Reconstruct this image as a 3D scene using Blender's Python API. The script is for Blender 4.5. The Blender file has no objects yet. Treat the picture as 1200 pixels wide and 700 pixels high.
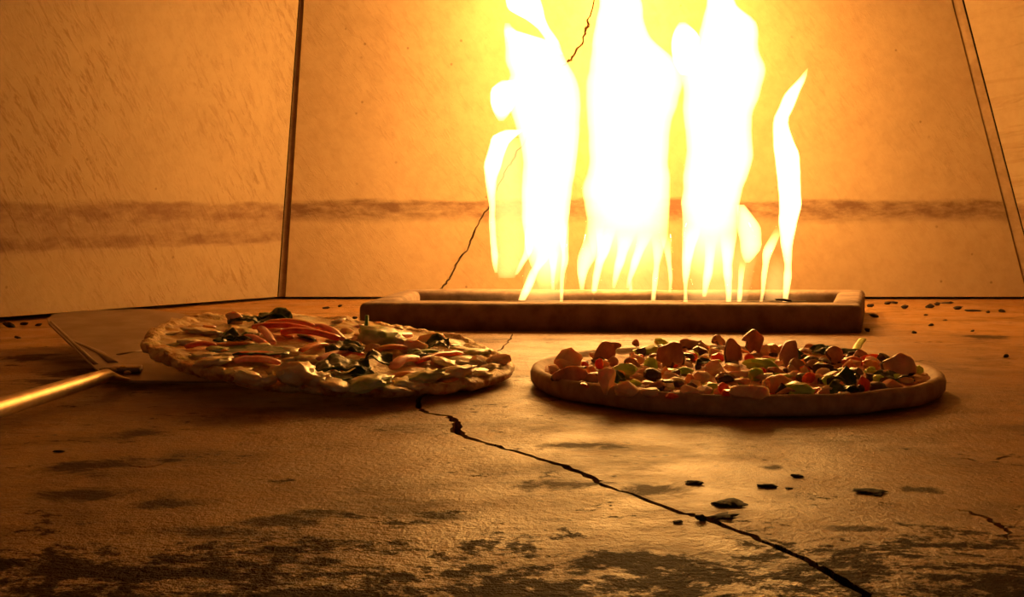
import bpy, bmesh, math, random
from mathutils import Vector, Matrix, noise

random.seed(7)
R = random.Random(11)
sc = bpy.context.scene
col = sc.collection

# ------------------------------------------------------------------ camera
CH, FPX, PITCH = 0.137, 1500.0, math.radians(4.0)
cam_d = bpy.data.cameras.new('camera')
cam = bpy.data.objects.new('camera', cam_d); col.objects.link(cam)
cam.location = (0, 0, CH)
cam.rotation_euler = (math.pi / 2 - PITCH, 0, 0)
cam_d.sensor_width = 36.0
cam_d.lens = FPX / 1200.0 * 36.0
cam_d.clip_start = 0.01
sc.camera = cam

# ------------------------------------------------------------------ world: a dark kitchen outside the oven mouth
w = bpy.data.worlds.new('kitchen'); sc.world = w
w.use_nodes = True
w.node_tree.nodes['Background'].inputs[0].default_value = (1.0, 0.62, 0.35, 1)
w.node_tree.nodes['Background'].inputs[1].default_value = 0.09

# ------------------------------------------------------------------ view
sc.view_settings.view_transform = 'Standard'
sc.view_settings.look = 'None'
sc.view_settings.exposure = 0.0
sc.view_settings.gamma = 1.0
sc.view_settings.use_curve_mapping = False
sc.cycles.transparent_max_bounces = 96
sc.cycles.max_bounces = 8
sc.cycles.diffuse_bounces = 5
sc.cycles.use_denoising = True
sc.cycles.sample_clamp_indirect = 6.0

FLAME_LIGHT = (1.0, 0.47, 0.09)
LIGHT_W = 11.0            # total power of the gas flames
EMIT = 400.0              # glow of the burning gas per metre


# ------------------------------------------------------------------ pixel -> place
def ray(px, py):
    a = (px - 600.0) / FPX
    b = (350.0 - py) / FPX
    c, s = math.cos(PITCH), math.sin(PITCH)
    return Vector((a, c + b * s, -s + b * c))


def at_z(px, py, z=0.0):
    d = ray(px, py)
    t = (z - CH) / d.z
    return Vector((d.x * t, d.y * t, z))


def at_y(px, py, y):
    d = ray(px, py)
    t = y / d.y
    return Vector((d.x * t, y, CH + d.z * t))


def at_surf(px, py, f):
    """first hit of the pixel's ray with the height field z = f(x, y)"""
    d = ray(px, py)
    t = 0.5
    while t < 2.2:
        p = Vector((d.x * t, d.y * t, CH + d.z * t))
        if p.z <= f(p.x, p.y):
            return p
        t += 0.001
    return p


# ------------------------------------------------------------------ materials
def mat(name):
    m = bpy.data.materials.new(name); m.use_nodes = True
    nt = m.node_tree
    b = nt.nodes['Principled BSDF']
    return m, nt, b


def N(nt, typ, **kw):
    n = nt.nodes.new(typ)
    for k, v in kw.items():
        if k.startswith('i_'):
            n.inputs[k[2:].replace('_', ' ')].default_value = v
        else:
            setattr(n, k, v)
    return n


def coords(nt, scale=(1, 1, 1), rot=(0, 0, 0)):
    g = N(nt, 'ShaderNodeNewGeometry')
    mp = N(nt, 'ShaderNodeMapping')
    mp.inputs['Scale'].default_value = scale
    mp.inputs['Rotation'].default_value = rot
    nt.links.new(g.outputs['Position'], mp.inputs[0])
    return mp.outputs[0]


def noise_tex(nt, vec, scale, detail=5, rough=0.6, dist=0.0):
    n = N(nt, 'ShaderNodeTexNoise')
    n.inputs['Scale'].default_value = scale
    n.inputs['Detail'].default_value = detail
    n.inputs['Roughness'].default_value = rough
    n.inputs['Distortion'].default_value = dist
    if vec is not None:
        nt.links.new(vec, n.inputs['Vector'])
    return n.outputs['Fac']


def ramp(nt, fac, stops):
    r = N(nt, 'ShaderNodeValToRGB')
    e = r.color_ramp.elements
    while len(e) < len(stops):
        e.new(0.5)
    for k, (p, c) in enumerate(stops):
        e[k].position = p
        e[k].color = (c, c, c, 1) if isinstance(c, (int, float)) else (*c, 1)
    nt.links.new(fac, r.inputs[0])
    return r.outputs['Color']


def mix(nt, fac, a, b, typ='MIX'):
    m = N(nt, 'ShaderNodeMix', data_type='RGBA', blend_type=typ)
    for sock, v in ((m.inputs[0], fac), (m.inputs[6], a), (m.inputs[7], b)):
        if isinstance(v, (int, float)):
            sock.default_value = v
        elif isinstance(v, tuple):
            sock.default_value = (*v, 1)
        else:
            nt.links.new(v, sock)
    return m.outputs[2]


def math_n(nt, op, a, b=None, clamp=False):
    m = N(nt, 'ShaderNodeMath', operation=op, use_clamp=clamp)
    for sock, v in ((m.inputs[0], a), (m.inputs[1], b)):
        if v is None:
            continue
        if isinstance(v, (int, float)):
            sock.default_value = v
        else:
            nt.links.new(v, sock)
    return m.outputs[0]


def bump(nt, b, h, strength=0.4, dist=0.002, prev=None):
    n = N(nt, 'ShaderNodeBump')
    n.inputs['Strength'].default_value = strength
    n.inputs['Distance'].default_value = dist
    nt.links.new(h, n.inputs['Height'])
    if prev is not None:
        nt.links.new(prev, n.inputs['Normal'])
    nt.links.new(n.outputs[0], b.inputs['Normal'])
    return n.outputs[0]


def simple(name, ca, cb, scale=120, rough=0.5, metal=0.0, spec=0.5, bs=0.3, bd=0.001, stops=(0.35, 0.65), coat=0.0, sss=0.0):
    m, nt, b = mat(name)
    v = coords(nt)
    f = noise_tex(nt, v, scale, 4, 0.6)
    c = ramp(nt, f, [(stops[0], ca), (stops[1], cb)])
    nt.links.new(c, b.inputs['Base Color'])
    b.inputs['Roughness'].default_value = rough
    b.inputs['Metallic'].default_value = metal
    b.inputs['Specular IOR Level'].default_value = spec
    b.inputs['Coat Weight'].default_value = coat
    b.inputs['Subsurface Weight'].default_value = sss
    b.inputs['Subsurface Radius'].default_value = (1.0, 0.55, 0.3)
    b.inputs['Subsurface Scale'].default_value = 0.006
    b.inputs['Coat Roughness'].default_value = 0.2
    if bs:
        bump(nt, b, noise_tex(nt, v, scale * 2.2, 3, 0.6), bs, bd)
    return m


def wall_material(name, band_lo, band_hi, two, tangent=(1, 0, 0), scuff_amt=0.25, dim=1.0):
    """fired clay plaster with scuffs and the dark soot band a hand's breadth above the deck"""
    m, nt, b = mat(name)
    g = N(nt, 'ShaderNodeNewGeometry')
    xyz = N(nt, 'ShaderNodeSeparateXYZ'); nt.links.new(g.outputs['Position'], xyz.inputs[0])
    v = coords(nt)
    big = noise_tex(nt, v, 3.5, 4, 0.55)
    base = ramp(nt, big, [(0.3, (0.43, 0.29, 0.165)), (0.7, (0.53, 0.38, 0.225))])
    fine = noise_tex(nt, v, 60, 6, 0.65)
    base = mix(nt, 0.22, base, ramp(nt, fine, [(0.3, (0.28, 0.18, 0.09)), (0.6, (0.55, 0.41, 0.25))]))
    # scuffs running down and to one side
    along = N(nt, 'ShaderNodeVectorMath', operation='DOT_PRODUCT')
    nt.links.new(g.outputs['Position'], along.inputs[0]); along.inputs[1].default_value = tangent
    uv = N(nt, 'ShaderNodeCombineXYZ')
    nt.links.new(along.outputs['Value'], uv.inputs[0]); nt.links.new(xyz.outputs[2], uv.inputs[1])
    mp1 = N(nt, 'ShaderNodeMapping'); mp1.inputs['Rotation'].default_value = (0, 0, -0.62)
    mp2 = N(nt, 'ShaderNodeMapping'); mp2.inputs['Scale'].default_value = (95, 24, 1)
    nt.links.new(uv.outputs[0], mp1.inputs[0]); nt.links.new(mp1.outputs[0], mp2.inputs[0])
    sf = noise_tex(nt, mp2.outputs[0], 1.3, 5, 0.65, 0.5)
    where = ramp(nt, noise_tex(nt, v, 6, 3, 0.6), [(0.42, 0.15), (0.6, 1.0)])
    scuff = math_n(nt, 'MULTIPLY', ramp(nt, sf, [(0.50, 0.0), (0.66, 1.0)]), where)
    base = mix(nt, math_n(nt, 'MULTIPLY', scuff, scuff_amt), base, (0.30, 0.17, 0.08))
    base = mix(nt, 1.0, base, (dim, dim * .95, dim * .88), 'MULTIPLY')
    # specks
    sp = N(nt, 'ShaderNodeTexVoronoi'); sp.inputs['Scale'].default_value = 38
    nt.links.new(v, sp.inputs['Vector'])
    speck = ramp(nt, sp.outputs['Distance'], [(0.05, 1.0), (0.10, 0.0)])
    pick = ramp(nt, noise_tex(nt, v, 11, 2), [(0.52, 0.0), (0.58, 1.0)])
    base = mix(nt, math_n(nt, 'MULTIPLY', math_n(nt, 'MULTIPLY', speck, pick), 0.6), base, (0.16, 0.08, 0.04))
    # soot band
    vb = coords(nt, (5, 5, 22))
    wob = noise_tex(nt, vb, 2.2, 6, 0.65)
    z = math_n(nt, 'ADD', xyz.outputs[2], math_n(nt, 'MULTIPLY', math_n(nt, 'SUBTRACT', wob, 0.5), 0.022))

    def band(lo, hi, soft_lo, soft_hi):
        mr1 = N(nt, 'ShaderNodeMapRange', interpolation_type='SMOOTHSTEP')
        mr1.inputs[1].default_value = lo - soft_lo; mr1.inputs[2].default_value = lo + soft_lo
        mr2 = N(nt, 'ShaderNodeMapRange', interpolation_type='SMOOTHSTEP')
        mr2.inputs[1].default_value = hi - soft_hi; mr2.inputs[2].default_value = hi + soft_hi
        mr2.inputs[3].default_value = 1.0; mr2.inputs[4].default_value = 0.0
        nt.links.new(z, mr1.inputs[0]); nt.links.new(z, mr2.inputs[0])
        return math_n(nt, 'MULTIPLY', mr1.outputs[0], mr2.outputs[0])

    bd = band(band_lo, band_hi, 0.009, 0.004)
    if two:
        bd = math_n(nt, 'MAXIMUM', bd, band(two[0], two[1], 0.004, 0.008))
        bd = math_n(nt, 'MAXIMUM', bd, math_n(nt, 'MULTIPLY', band(two[0], band_hi, 0.004, 0.004), 0.6))
    br = ramp(nt, noise_tex(nt, coords(nt, (1, 1, 2.5)), 26, 6, 0.7), [(0.28, 0.15), (0.6, 1.0)])
    bd = math_n(nt, 'MULTIPLY', bd, br)
    base = mix(nt, math_n(nt, 'MULTIPLY', bd, 0.92), base, (0.17, 0.085, 0.05))
    nt.links.new(base, b.inputs['Base Color'])
    b.inputs['Roughness'].default_value = 0.82
    b.inputs['Specular IOR Level'].default_value = 0.25
    p = bump(nt, b, scuff, 0.5 * scuff_amt, 0.006)
    bump(nt, b, fine, 0.35, 0.0015, p)
    return m


STAINS = [(160, 509, 42, 9), (105, 547, 80, 11), (110, 580, 95, 9), (200, 540, 30, 4), (35, 420, 45, 5), (85, 437, 45, 7), (60, 449, 70, 6), (330, 612, 60, 8), (200, 590, 60, 9), (660, 568, 60, 9), (770, 574, 50, 10),
          (1155, 395, 38, 3.5), (1020, 576, 24, 5), (905, 548, 16, 4), (520, 605, 40, 6), (380, 600, 40, 5), (300, 508, 20, 3), (690, 522, 60, 5), (1080, 575, 30, 5), (1010, 620, 40, 4), (250, 625, 110, 8)]


def floor_material():
    m, nt, b = mat('deck_stone')
    v = coords(nt)
    g = N(nt, 'ShaderNodeNewGeometry')
    xyz = N(nt, 'ShaderNodeSeparateXYZ'); nt.links.new(g.outputs['Position'], xyz.inputs[0])
    big = noise_tex(nt, v, 5, 5, 0.6)
    base = ramp(nt, big, [(0.3, (0.26, 0.112, 0.028)), (0.7, (0.41, 0.195, 0.055))])
    fine = noise_tex(nt, v, 95, 5, 0.7)
    base = mix(nt, 0.35, base, ramp(nt, fine, [(0.3, (0.13, 0.05, 0.014)), (0.65, (0.52, 0.27, 0.08))]))
    # soot smears left by many bakes
    sm = noise_tex(nt, coords(nt, (1.0, 1.3, 1)), 9, 8, 0.72, 0.2)
    smear = ramp(nt, sm, [(0.50, 0.0), (0.66, 1.0)])
    base = mix(nt, math_n(nt, 'MULTIPLY', smear, 0.6), base, (0.055, 0.03, 0.015))
    soot = math_n(nt, 'MULTIPLY', smear, 0.6)
    # single burnt patches where bases have scorched on
    sn = math_n(nt, 'MULTIPLY', math_n(nt, 'SUBTRACT', noise_tex(nt, v, 26, 7, 0.75, 0.6), 0.5), 4.2)
    for px, py, wx, wy in STAINS:
        c0, cu, cd = at_z(px, py), at_z(px, py - wy), at_z(px, py + wy)
        sub = N(nt, 'ShaderNodeVectorMath', operation='SUBTRACT'); nt.links.new(g.outputs['Position'], sub.inputs[0]); sub.inputs[1].default_value = c0
        mul = N(nt, 'ShaderNodeVectorMath', operation='MULTIPLY'); nt.links.new(sub.outputs[0], mul.inputs[0])
        mul.inputs[1].default_value = (1 / (wx * c0.y / FPX), 2 / (cu.y - cd.y), 0)
        ln = N(nt, 'ShaderNodeVectorMath', operation='LENGTH'); nt.links.new(mul.outputs[0], ln.inputs[0])
        f = ramp(nt, math_n(nt, 'ADD', ln.outputs['Value'], sn), [(0.35, 0.9), (1.15, 0.0)])
        base = mix(nt, f, base, (0.05, 0.024, 0.010))
        soot = math_n(nt, 'MAXIMUM', soot, f)
    # pepper-like specks
    vo = N(nt, 'ShaderNodeTexVoronoi'); vo.inputs['Scale'].default_value = 85
    nt.links.new(v, vo.inputs['Vector'])
    dots = ramp(nt, vo.outputs['Distance'], [(0.10, 1.0), (0.20, 0.0)])
    pick = ramp(nt, noise_tex(nt, v, 8, 3, 0.6), [(0.50, 0.0), (0.62, 1.0)])
    base = mix(nt, math_n(nt, 'MULTIPLY', math_n(nt, 'MULTIPLY', dots, pick), 0.8), base, (0.04, 0.02, 0.01))
    # black carbon crust by the mouth, spread further to paint in foreground dimness
    near_dim = N(nt, 'ShaderNodeMapRange', interpolation_type='SMOOTHSTEP')
    near_dim.inputs[1].default_value = 0.42; near_dim.inputs[2].default_value = 0.60
    near_dim.inputs[3].default_value = 0.20; near_dim.inputs[4].default_value = 0.0
    nt.links.new(xyz.outputs[1], near_dim.inputs[0])
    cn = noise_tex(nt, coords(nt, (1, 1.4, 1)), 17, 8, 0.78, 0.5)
    cn = math_n(nt, 'ADD', math_n(nt, 'ADD', cn, near_dim.outputs[0]), math_n(nt, 'MULTIPLY', math_n(nt, 'SUBTRACT', noise_tex(nt, v, 90, 5, 0.75), 0.5), 0.55))
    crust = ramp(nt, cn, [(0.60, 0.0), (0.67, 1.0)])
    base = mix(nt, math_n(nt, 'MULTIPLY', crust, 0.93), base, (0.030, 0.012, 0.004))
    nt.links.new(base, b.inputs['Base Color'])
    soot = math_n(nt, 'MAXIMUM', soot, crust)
    nt.links.new(math_n(nt, 'SUBTRACT', 0.36, math_n(nt, 'MULTIPLY', soot, 0.33)), b.inputs['Specular IOR Level'])
    rg = ramp(nt, noise_tex(nt, v, 16, 5, 0.6), [(0.35, 0.36), (0.7, 0.60)])
    rg = mix(nt, math_n(nt, 'MULTIPLY', soot, 0.7), rg, (0.75, 0.75, 0.75))
    nt.links.new(rg, b.inputs['Roughness'])
    p = bump(nt, b, noise_tex(nt, v, 240, 4, 0.75), 0.65, 0.0022)
    near = N(nt, 'ShaderNodeMapRange', interpolation_type='SMOOTHSTEP')
    near.inputs[1].default_value = 0.45; near.inputs[2].default_value = 0.62; near.inputs[3].default_value = 0.9; near.inputs[4].default_value = 0.08
    nt.links.new(xyz.outputs[1], near.inputs[0])
    ch = math_n(nt, 'MULTIPLY', noise_tex(nt, v, 120, 4, 0.7), near.outputs[0])
    bump(nt, b, ch, 0.85, 0.004, p)
    return m


M = {}
M['wall_back'] = wall_material('fired_clay_back', 0.122, 0.150, None)
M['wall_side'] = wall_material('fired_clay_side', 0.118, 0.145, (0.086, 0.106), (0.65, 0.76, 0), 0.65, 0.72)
M['mortar'] = simple('joint_clay', (0.27, 0.165, 0.085), (0.36, 0.23, 0.125), 60, 0.9, spec=0.2)
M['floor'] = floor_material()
M['roof_clay'] = simple('roof_clay', (0.16, 0.11, 0.07), (0.28, 0.20, 0.13), 9, 0.9, spec=0.2)
M['low_bounce'] = simple('low_bounce_clay', (0.10, 0.065, 0.04), (0.22, 0.15, 0.09), 9, 0.9, spec=0.2)  # for the unseen side walls, darkened to cut the light they bounce
M['soot'] = simple('soot', (0.010, 0.007, 0.005), (0.03, 0.02, 0.012), 80, 0.9, spec=0.1)  # black of the added light-blocking shell behind the panels
M['rail'] = simple('burner_clay', (0.19, 0.12, 0.08), (0.32, 0.21, 0.14), 45, 0.85, spec=0.25, bs=0.5, bd=0.002)
M['pan'] = simple('burner_steel', (0.05, 0.035, 0.025), (0.12, 0.08, 0.05), 60, 0.6, metal=0.6)
M['char'] = simple('charcoal', (0.012, 0.008, 0.006), (0.06, 0.03, 0.015), 200, 0.8, spec=0.3, bs=0.6)
M['blade'] = simple('peel_steel', (0.26, 0.17, 0.11), (0.36, 0.25, 0.17), 30, 0.5, metal=0.7, bs=0.1)
M['rod'] = simple('handle_steel', (0.46, 0.31, 0.16), (0.58, 0.41, 0.22), 60, 0.46, metal=1.0, bs=0.08)
M['crust_gold'] = simple('crust_golden', (0.52, 0.21, 0.05), (0.95, 0.68, 0.30), 70, 0.55, bs=0.9, bd=0.003, stops=(0.36, 0.54), sss=0.3)
M['crust_pan'] = simple('crust_brown', (0.42, 0.24, 0.12), (0.60, 0.37, 0.19), 90, 0.7, bs=0.3)
M['cheese'] = simple('melted_cheese', (0.62, 0.30, 0.08), (0.94, 0.74, 0.40), 85, 0.42, bs=0.5, bd=0.002, coat=0.1, sss=0.3)
M['sauce'] = simple('tomato_cheese', (0.50, 0.12, 0.03), (0.78, 0.40, 0.15), 90, 0.6, bs=0.8, bd=0.003, spec=0.3)
M['lump'] = simple('cheese_lump', (0.85, 0.58, 0.26), (0.95, 0.80, 0.52), 110, 0.36, bs=0.3, coat=0.12, sss=0.5)
M['chunk'] = simple('roast_chunk', (0.80, 0.50, 0.27), (0.92, 0.70, 0.44), 130, 0.5, bs=0.3, sss=0.6)
M['chunk_orange'] = simple('orange_chunk', (0.86, 0.36, 0.10), (0.92, 0.54, 0.20), 120, 0.45, bs=0.3, sss=0.6)
M['red'] = simple('red_pepper', (0.78, 0.07, 0.02), (0.92, 0.17, 0.05), 90, 0.28, bs=0.15, coat=0.2, sss=0.5)
M['orange'] = simple('orange_pepper', (0.88, 0.24, 0.04), (0.95, 0.36, 0.08), 90, 0.3, bs=0.15, coat=0.2, sss=0.5)
M['pink'] = simple('pink_onion', (0.82, 0.26, 0.20), (0.95, 0.46, 0.36), 90, 0.35, bs=0.15, sss=0.6)
M['spinach'] = simple('dark_leaf', (0.010, 0.030, 0.008), (0.045, 0.105, 0.022), 90, 0.32, bs=0.5, coat=0.1)
M['green_stick'] = simple('green_stalk', (0.16, 0.42, 0.05), (0.28, 0.58, 0.08), 90, 0.4)
M['lime'] = simple('green_pepper', (0.42, 0.62, 0.06), (0.68, 0.86, 0.14), 80, 0.32, bs=0.2, coat=0.15, sss=0.6)
M['lumpgreen'] = simple('green_cheese', (0.40, 0.54, 0.12), (0.90, 0.80, 0.44), 75, 0.36, bs=0.3, coat=0.1, sss=0.4)
M['mush_face'] = simple('mushroom_flesh', (0.40, 0.16, 0.07), (0.62, 0.32, 0.15), 100, 0.35, coat=0.1, sss=0.3)
M['mush_skin'] = simple('mushroom_skin', (0.06, 0.025, 0.012), (0.16, 0.07, 0.035), 140, 0.35, coat=0.2)
M['mush_pale'] = simple('mushroom_pale', (0.62, 0.34, 0.17), (0.80, 0.52, 0.29), 90, 0.4, sss=0.4)


def flame_material():
    m = bpy.data.materials.new('burning_gas'); m.use_nodes = True
    nt = m.node_tree
    nt.nodes.remove(nt.nodes['Principled BSDF'])
    e = N(nt, 'ShaderNodeEmission')
    e.inputs['Color'].default_value = (1.0, 0.53, 0.145, 1)
    e.inputs['Strength'].default_value = EMIT
    nt.links.new(e.outputs[0], nt.nodes['Material Output'].inputs['Volume'])
    return m


M['flame'] = flame_material()


# ------------------------------------------------------------------ objects
def tag(o, label=None, cat=None, group=None, kind=None):
    for k, v in (('label', label), ('category', cat), ('group', group), ('kind', kind)):
        if v:
            o[k] = v
    return o


def empty(name, loc):
    o = bpy.data.objects.new(name, None); col.objects.link(o)
    o.location = loc
    o.empty_display_size = 0.02
    return o


def build(name, bm, material, parent=None, smooth=True, sharp=0.0):
    """bm holds world coordinates; a child keeps its place under its parent"""
    me = bpy.data.meshes.new(name)
    bmesh.ops.recalc_face_normals(bm, faces=bm.faces[:])
    if parent is not None:
        off = Vector(parent.location)
        pp = parent.parent
        while pp:
            off += Vector(pp.location); pp = pp.parent
        bmesh.ops.translate(bm, verts=bm.verts[:], vec=-off)
    else:
        # origin at the base centre
        lo = Vector((min(v.co.x for v in bm.verts), min(v.co.y for v in bm.verts), min(v.co.z for v in bm.verts)))
        hi = Vector((max(v.co.x for v in bm.verts), max(v.co.y for v in bm.verts), 0))
        off = Vector(((lo.x + hi.x) / 2, (lo.y + hi.y) / 2, lo.z))
        bmesh.ops.translate(bm, verts=bm.verts[:], vec=-off)
    for f in bm.faces:
        f.smooth = smooth
    if sharp:
        for e in bm.edges:
            if len(e.link_faces) == 2 and e.calc_face_angle(0) > sharp:
                e.smooth = False
    bm.to_mesh(me); bm.free()
    mats = material if isinstance(material, (list, tuple)) else [material]
    for k in mats:
        me.materials.append(M[k])
    o = bpy.data.objects.new(name, me); col.objects.link(o)
    if parent is not None:
        o.parent = parent
    else:
        o.location = off
    return o


def slab(pts, holes, to3, depth):
    """flat slab from a 2D outline with crack-shaped holes; to3(u, v, d) places a point d below the face"""
    bm = bmesh.new()
    loops = []
    for lp in [pts] + holes:
        vs = [bm.verts.new(to3(u, v, 0)) for u, v in lp]
        es = [bm.edges.new((vs[i], vs[(i + 1) % len(vs)])) for i in range(len(vs))]
        loops.append((vs, es))
    bmesh.ops.triangle_fill(bm, edges=[e for _, es in loops for e in es], use_beauty=True)
    for (vs, es), lp in zip(loops, [pts] + holes):
        lo = [bm.verts.new(to3(u, v, depth)) for u, v in lp]
        n = len(vs)
        for i in range(n):
            bm.faces.new((vs[i], vs[(i + 1) % n], lo[(i + 1) % n], lo[i]))
    return bm


def crack_loop(line, rnd, sub=5, jit=0.0012):
    """[(u, v, half width)] -> closed jagged sliver"""
    pts = []
    for (a, b) in zip(line[:-1], line[1:]):
        for k in range(sub):
            t = k / sub
            pts.append([a[0] + (b[0] - a[0]) * t + rnd.uniform(-jit, jit), a[1] + (b[1] - a[1]) * t + rnd.uniform(-jit, jit), a[2] + (b[2] - a[2]) * t])
    pts.append(list(line[-1]))
    L, Rr = [], []
    for i, p in enumerate(pts):
        q0 = pts[max(0, i - 1)]; q1 = pts[min(len(pts) - 1, i + 1)]
        d = Vector((q1[0] - q0[0], q1[1] - q0[1]))
        d.normalize()
        n = Vector((-d.y, d.x))
        hw = p[2] * rnd.uniform(0.65, 1.35)
        L.append((p[0] + n.x * hw, p[1] + n.y * hw))
        Rr.append((p[0] - n.x * hw, p[1] - n.y * hw))
    return L + Rr[::-1]


def quad_slab(c, thick):
    """box from four corners (a face, in order) thickened away from the oven's middle"""
    n = (c[1] - c[0]).cross(c[3] - c[0]).normalized()
    mid = sum(c, Vector()) / 4
    if n.dot(Vector((0.15, 1.1, 0.25)) - mid) > 0:
        n = -n
    bm = bmesh.new()
    a = [bm.verts.new(p) for p in c]
    b = [bm.verts.new(p + n * thick) for p in c]
    bm.faces.new(a); bm.faces.new(b[::-1])
    for i in range(4):
        bm.faces.new((a[i], b[i], b[(i + 1) % 4], a[(i + 1) % 4]))
    return bm


# ------------------------------------------------------------------ the oven shell
YB, ZT = 1.94, 0.62
rk = random.Random(3)

# deck with its long crack and hairline cracks
def fl(px, py, hw):
    p = at_z(px, py)
    return (p.x, p.y, hw)


cracks = [
    [fl(1030, 712, .0022), fl(1012, 697, .0024), fl(965, 668, .0022), fl(940, 655, .0019), fl(880, 628, .0019), fl(835, 612, .0021), fl(822, 606, .0030), fl(800, 602, .0015),
     fl(740, 580, .0015), fl(703, 567, .0019), fl(697, 562, .0026), fl(660, 546, .0020), fl(620, 534, .0017), fl(575, 521, .0019), fl(545, 512, .0024), fl(534, 505, .0038), fl(535, 495, .0030),
     fl(526, 488, .0022), fl(500, 484, .0017), fl(489, 478, .0018), fl(492, 466, .0018), fl(520, 448, .0018), fl(560, 425, .0016), fl(586, 410, .0012), fl(594, 403, .0008), fl(599, 396, .0009), fl(601, 391, .0003)],
    [fl(1112, 596, .0004), fl(1135, 600, .0010), fl(1158, 608, .0014), fl(1172, 617, .0016), fl(1182, 622, .0012), fl(1181, 633, .0004)],
    [fl(1114, 535, .0004), fl(1135, 538, .0011), fl(1152, 543, .0005)],
    [fl(1168, 539, .0012), fl(1178, 535, .0010), fl(1200, 536, .0006)],
    [fl(1108, 405, .0004), fl(1140, 403, .0012), fl(1175, 402, .0010), fl(1220, 404, .0004)],
    [fl(150, 546, .0004), fl(170, 548, .0010), fl(190, 545, .0007), fl(200, 538, .0003)],
]
deck = [(-0.95, -0.15), (1.28, -0.15), (1.28, 1.55), (0.86, 2.0), (-0.45, 2.0), (-0.95, 1.42)]
bm = slab(deck, [crack_loop(c, rk) for c in cracks], lambda u, v, d: Vector((u, v, -d)), 0.014)
bmesh.ops.create_grid(bm, x_segments=1, y_segments=1, size=1.3, matrix=Matrix.Translation((0.1, 0.9, -0.014)))
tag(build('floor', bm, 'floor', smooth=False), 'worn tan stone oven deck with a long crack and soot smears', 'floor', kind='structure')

# back wall panel, leaning side edges as in the photo
def bw(px, py):
    p = at_y(px, py, YB)
    return Vector((p.x, p.z))


def edge_at(pa, pb, z):
    t = (z - pa.y) / (pb.y - pa.y)
    return (pa.x + (pb.x - pa.x) * t, z)


Z0 = 0.004
la, lb = bw(334.5, 348), bw(356.5, 0)
ra, rb = bw(1189, 290), bw(1115, 0)
outline = [edge_at(la, lb, Z0), edge_at(ra, rb, Z0), edge_at(ra, rb, ZT), edge_at(la, lb, ZT)]
wc = [(505, 349.5, .0004), (521, 335, .0014), (530, 322, .0012), (537, 306, .0017), (549, 290, .0012), (556, 272, .0013), (567, 251, .0010), (571, 246, .0012), (583, 222, .0007), (594, 197, .0012), (603, 184, .0015),
      (613, 167, .0012), (635, 130, .0009), (661, 76, .0013), (671, 68, .0019), (681, 52, .0012), (687, 34, .0020), (691, 18, .0010), (705, -30, .0008), (712, -60, .0004)]
wcl = []
for (px, py, hw) in wc:
    p = bw(px, py); wcl.append((p.x, p.y, hw))
bm = slab(outline, [crack_loop(wcl, rk, 5, 0.0019)], lambda u, v, d: Vector((u, YB + d, v)), 0.02)
c3 = [Vector((u, YB + 0.02, v)) for u, v in outline]
bm.faces.new([bm.verts.new(p) for p in c3])
tag(build('wall_back', bm, 'wall_back', smooth=False), 'tan fired clay panel behind the burner with a slanting crack', 'wall', kind='structure')


def v3(px, py, y=YB):
    return at_y(px, py, y)


def lean(pa, pb, z, y):
    e = edge_at(pa, pb, z)
    return Vector((e[0], y, e[1]))


# joint strips beside the back panel, set back a little
s0, s1 = bw(325.7, 348), bw(350.5, 0)
bm = quad_slab([lean(s0, s1, Z0, YB + .004), lean(la, lb, Z0, YB + .006), lean(la, lb, ZT, YB + .006), lean(s0, s1, ZT, YB + .004)], 0.012)
tag(build('trim_1', bm, 'mortar', smooth=False), 'narrow brown clay joint beside the scuffed angled panel', 'wall joint', kind='structure')
t0, t1 = bw(1202, 290), bw(1126, 0)
bm = quad_slab([lean(ra, rb, Z0, YB + .003), lean(t0, t1, Z0, YB - .004), lean(t0, t1, ZT, YB - .004), lean(ra, rb, ZT, YB + .003)], 0.012)
tag(build('trim_2', bm, 'mortar', smooth=False), 'slanting brown clay joint strip at the plain side of the back panel', 'wall joint', kind='structure')

# angled panels
e0, e1 = bw(325, 348), bw(350, 0)
base_far = at_z(0, 379)
dirl = (Vector((base_far.x, base_far.y, 0)) - Vector((edge_at(e0, e1, 0)[0], YB, 0)))
k = 1.75
a0 = lean(e0, e1, 0.004, YB); a1 = lean(e0, e1, ZT, YB)
b0 = a0 + dirl * k + Vector((0, 0, 0.006)); b1 = a1 + dirl * k
bm = quad_slab([a0, b0, b1, a1], 0.03)
tag(build('wall_left', bm, 'wall_side', smooth=False), 'scuffed tan clay panel angled in behind the pizza peel', 'wall', kind='structure')
g0, g1 = bw(1217.5, 345), bw(1128, 0)
c0 = lean(g0, g1, 0.004, YB - .005); c1 = lean(g0, g1, ZT, YB - .005)
dirr = Vector((0.40, -0.40, 0))
d0 = c0 + dirr; d1 = c1 + dirr
bm = quad_slab([c0, d0, d1, c1], 0.03)
tag(build('wall_right', bm, 'wall_side', smooth=False), 'plain tan clay panel beyond the slanting joint strip', 'wall', kind='structure')
# side walls toward the mouth and the flat roof of the oven
bm = quad_slab([b0, Vector((b0.x, -0.15, 0.004)), Vector((b1.x, -0.15, ZT)), b1], 0.03)
tag(build('wall_side_left', bm, 'low_bounce', smooth=False), 'tan clay side wall running to the oven mouth by the peel', 'wall', kind='structure')
bm = quad_slab([d0, Vector((d0.x, -0.15, 0.004)), Vector((d1.x, -0.15, ZT)), d1], 0.03)
tag(build('wall_side_right', bm, 'low_bounce', smooth=False), 'tan clay side wall running to the oven mouth by the topped pan pizza', 'wall', kind='structure')
bm = quad_slab([Vector((-1.0, -.15, ZT)), Vector((1.3, -.15, ZT)), Vector((1.3, 2.0, ZT)), Vector((-1.0, 2.0, ZT))], 0.03)
tag(build('ceiling', bm, 'roof_clay', smooth=False), 'flat clay roof slab of the oven', 'ceiling', kind='structure')

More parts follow.
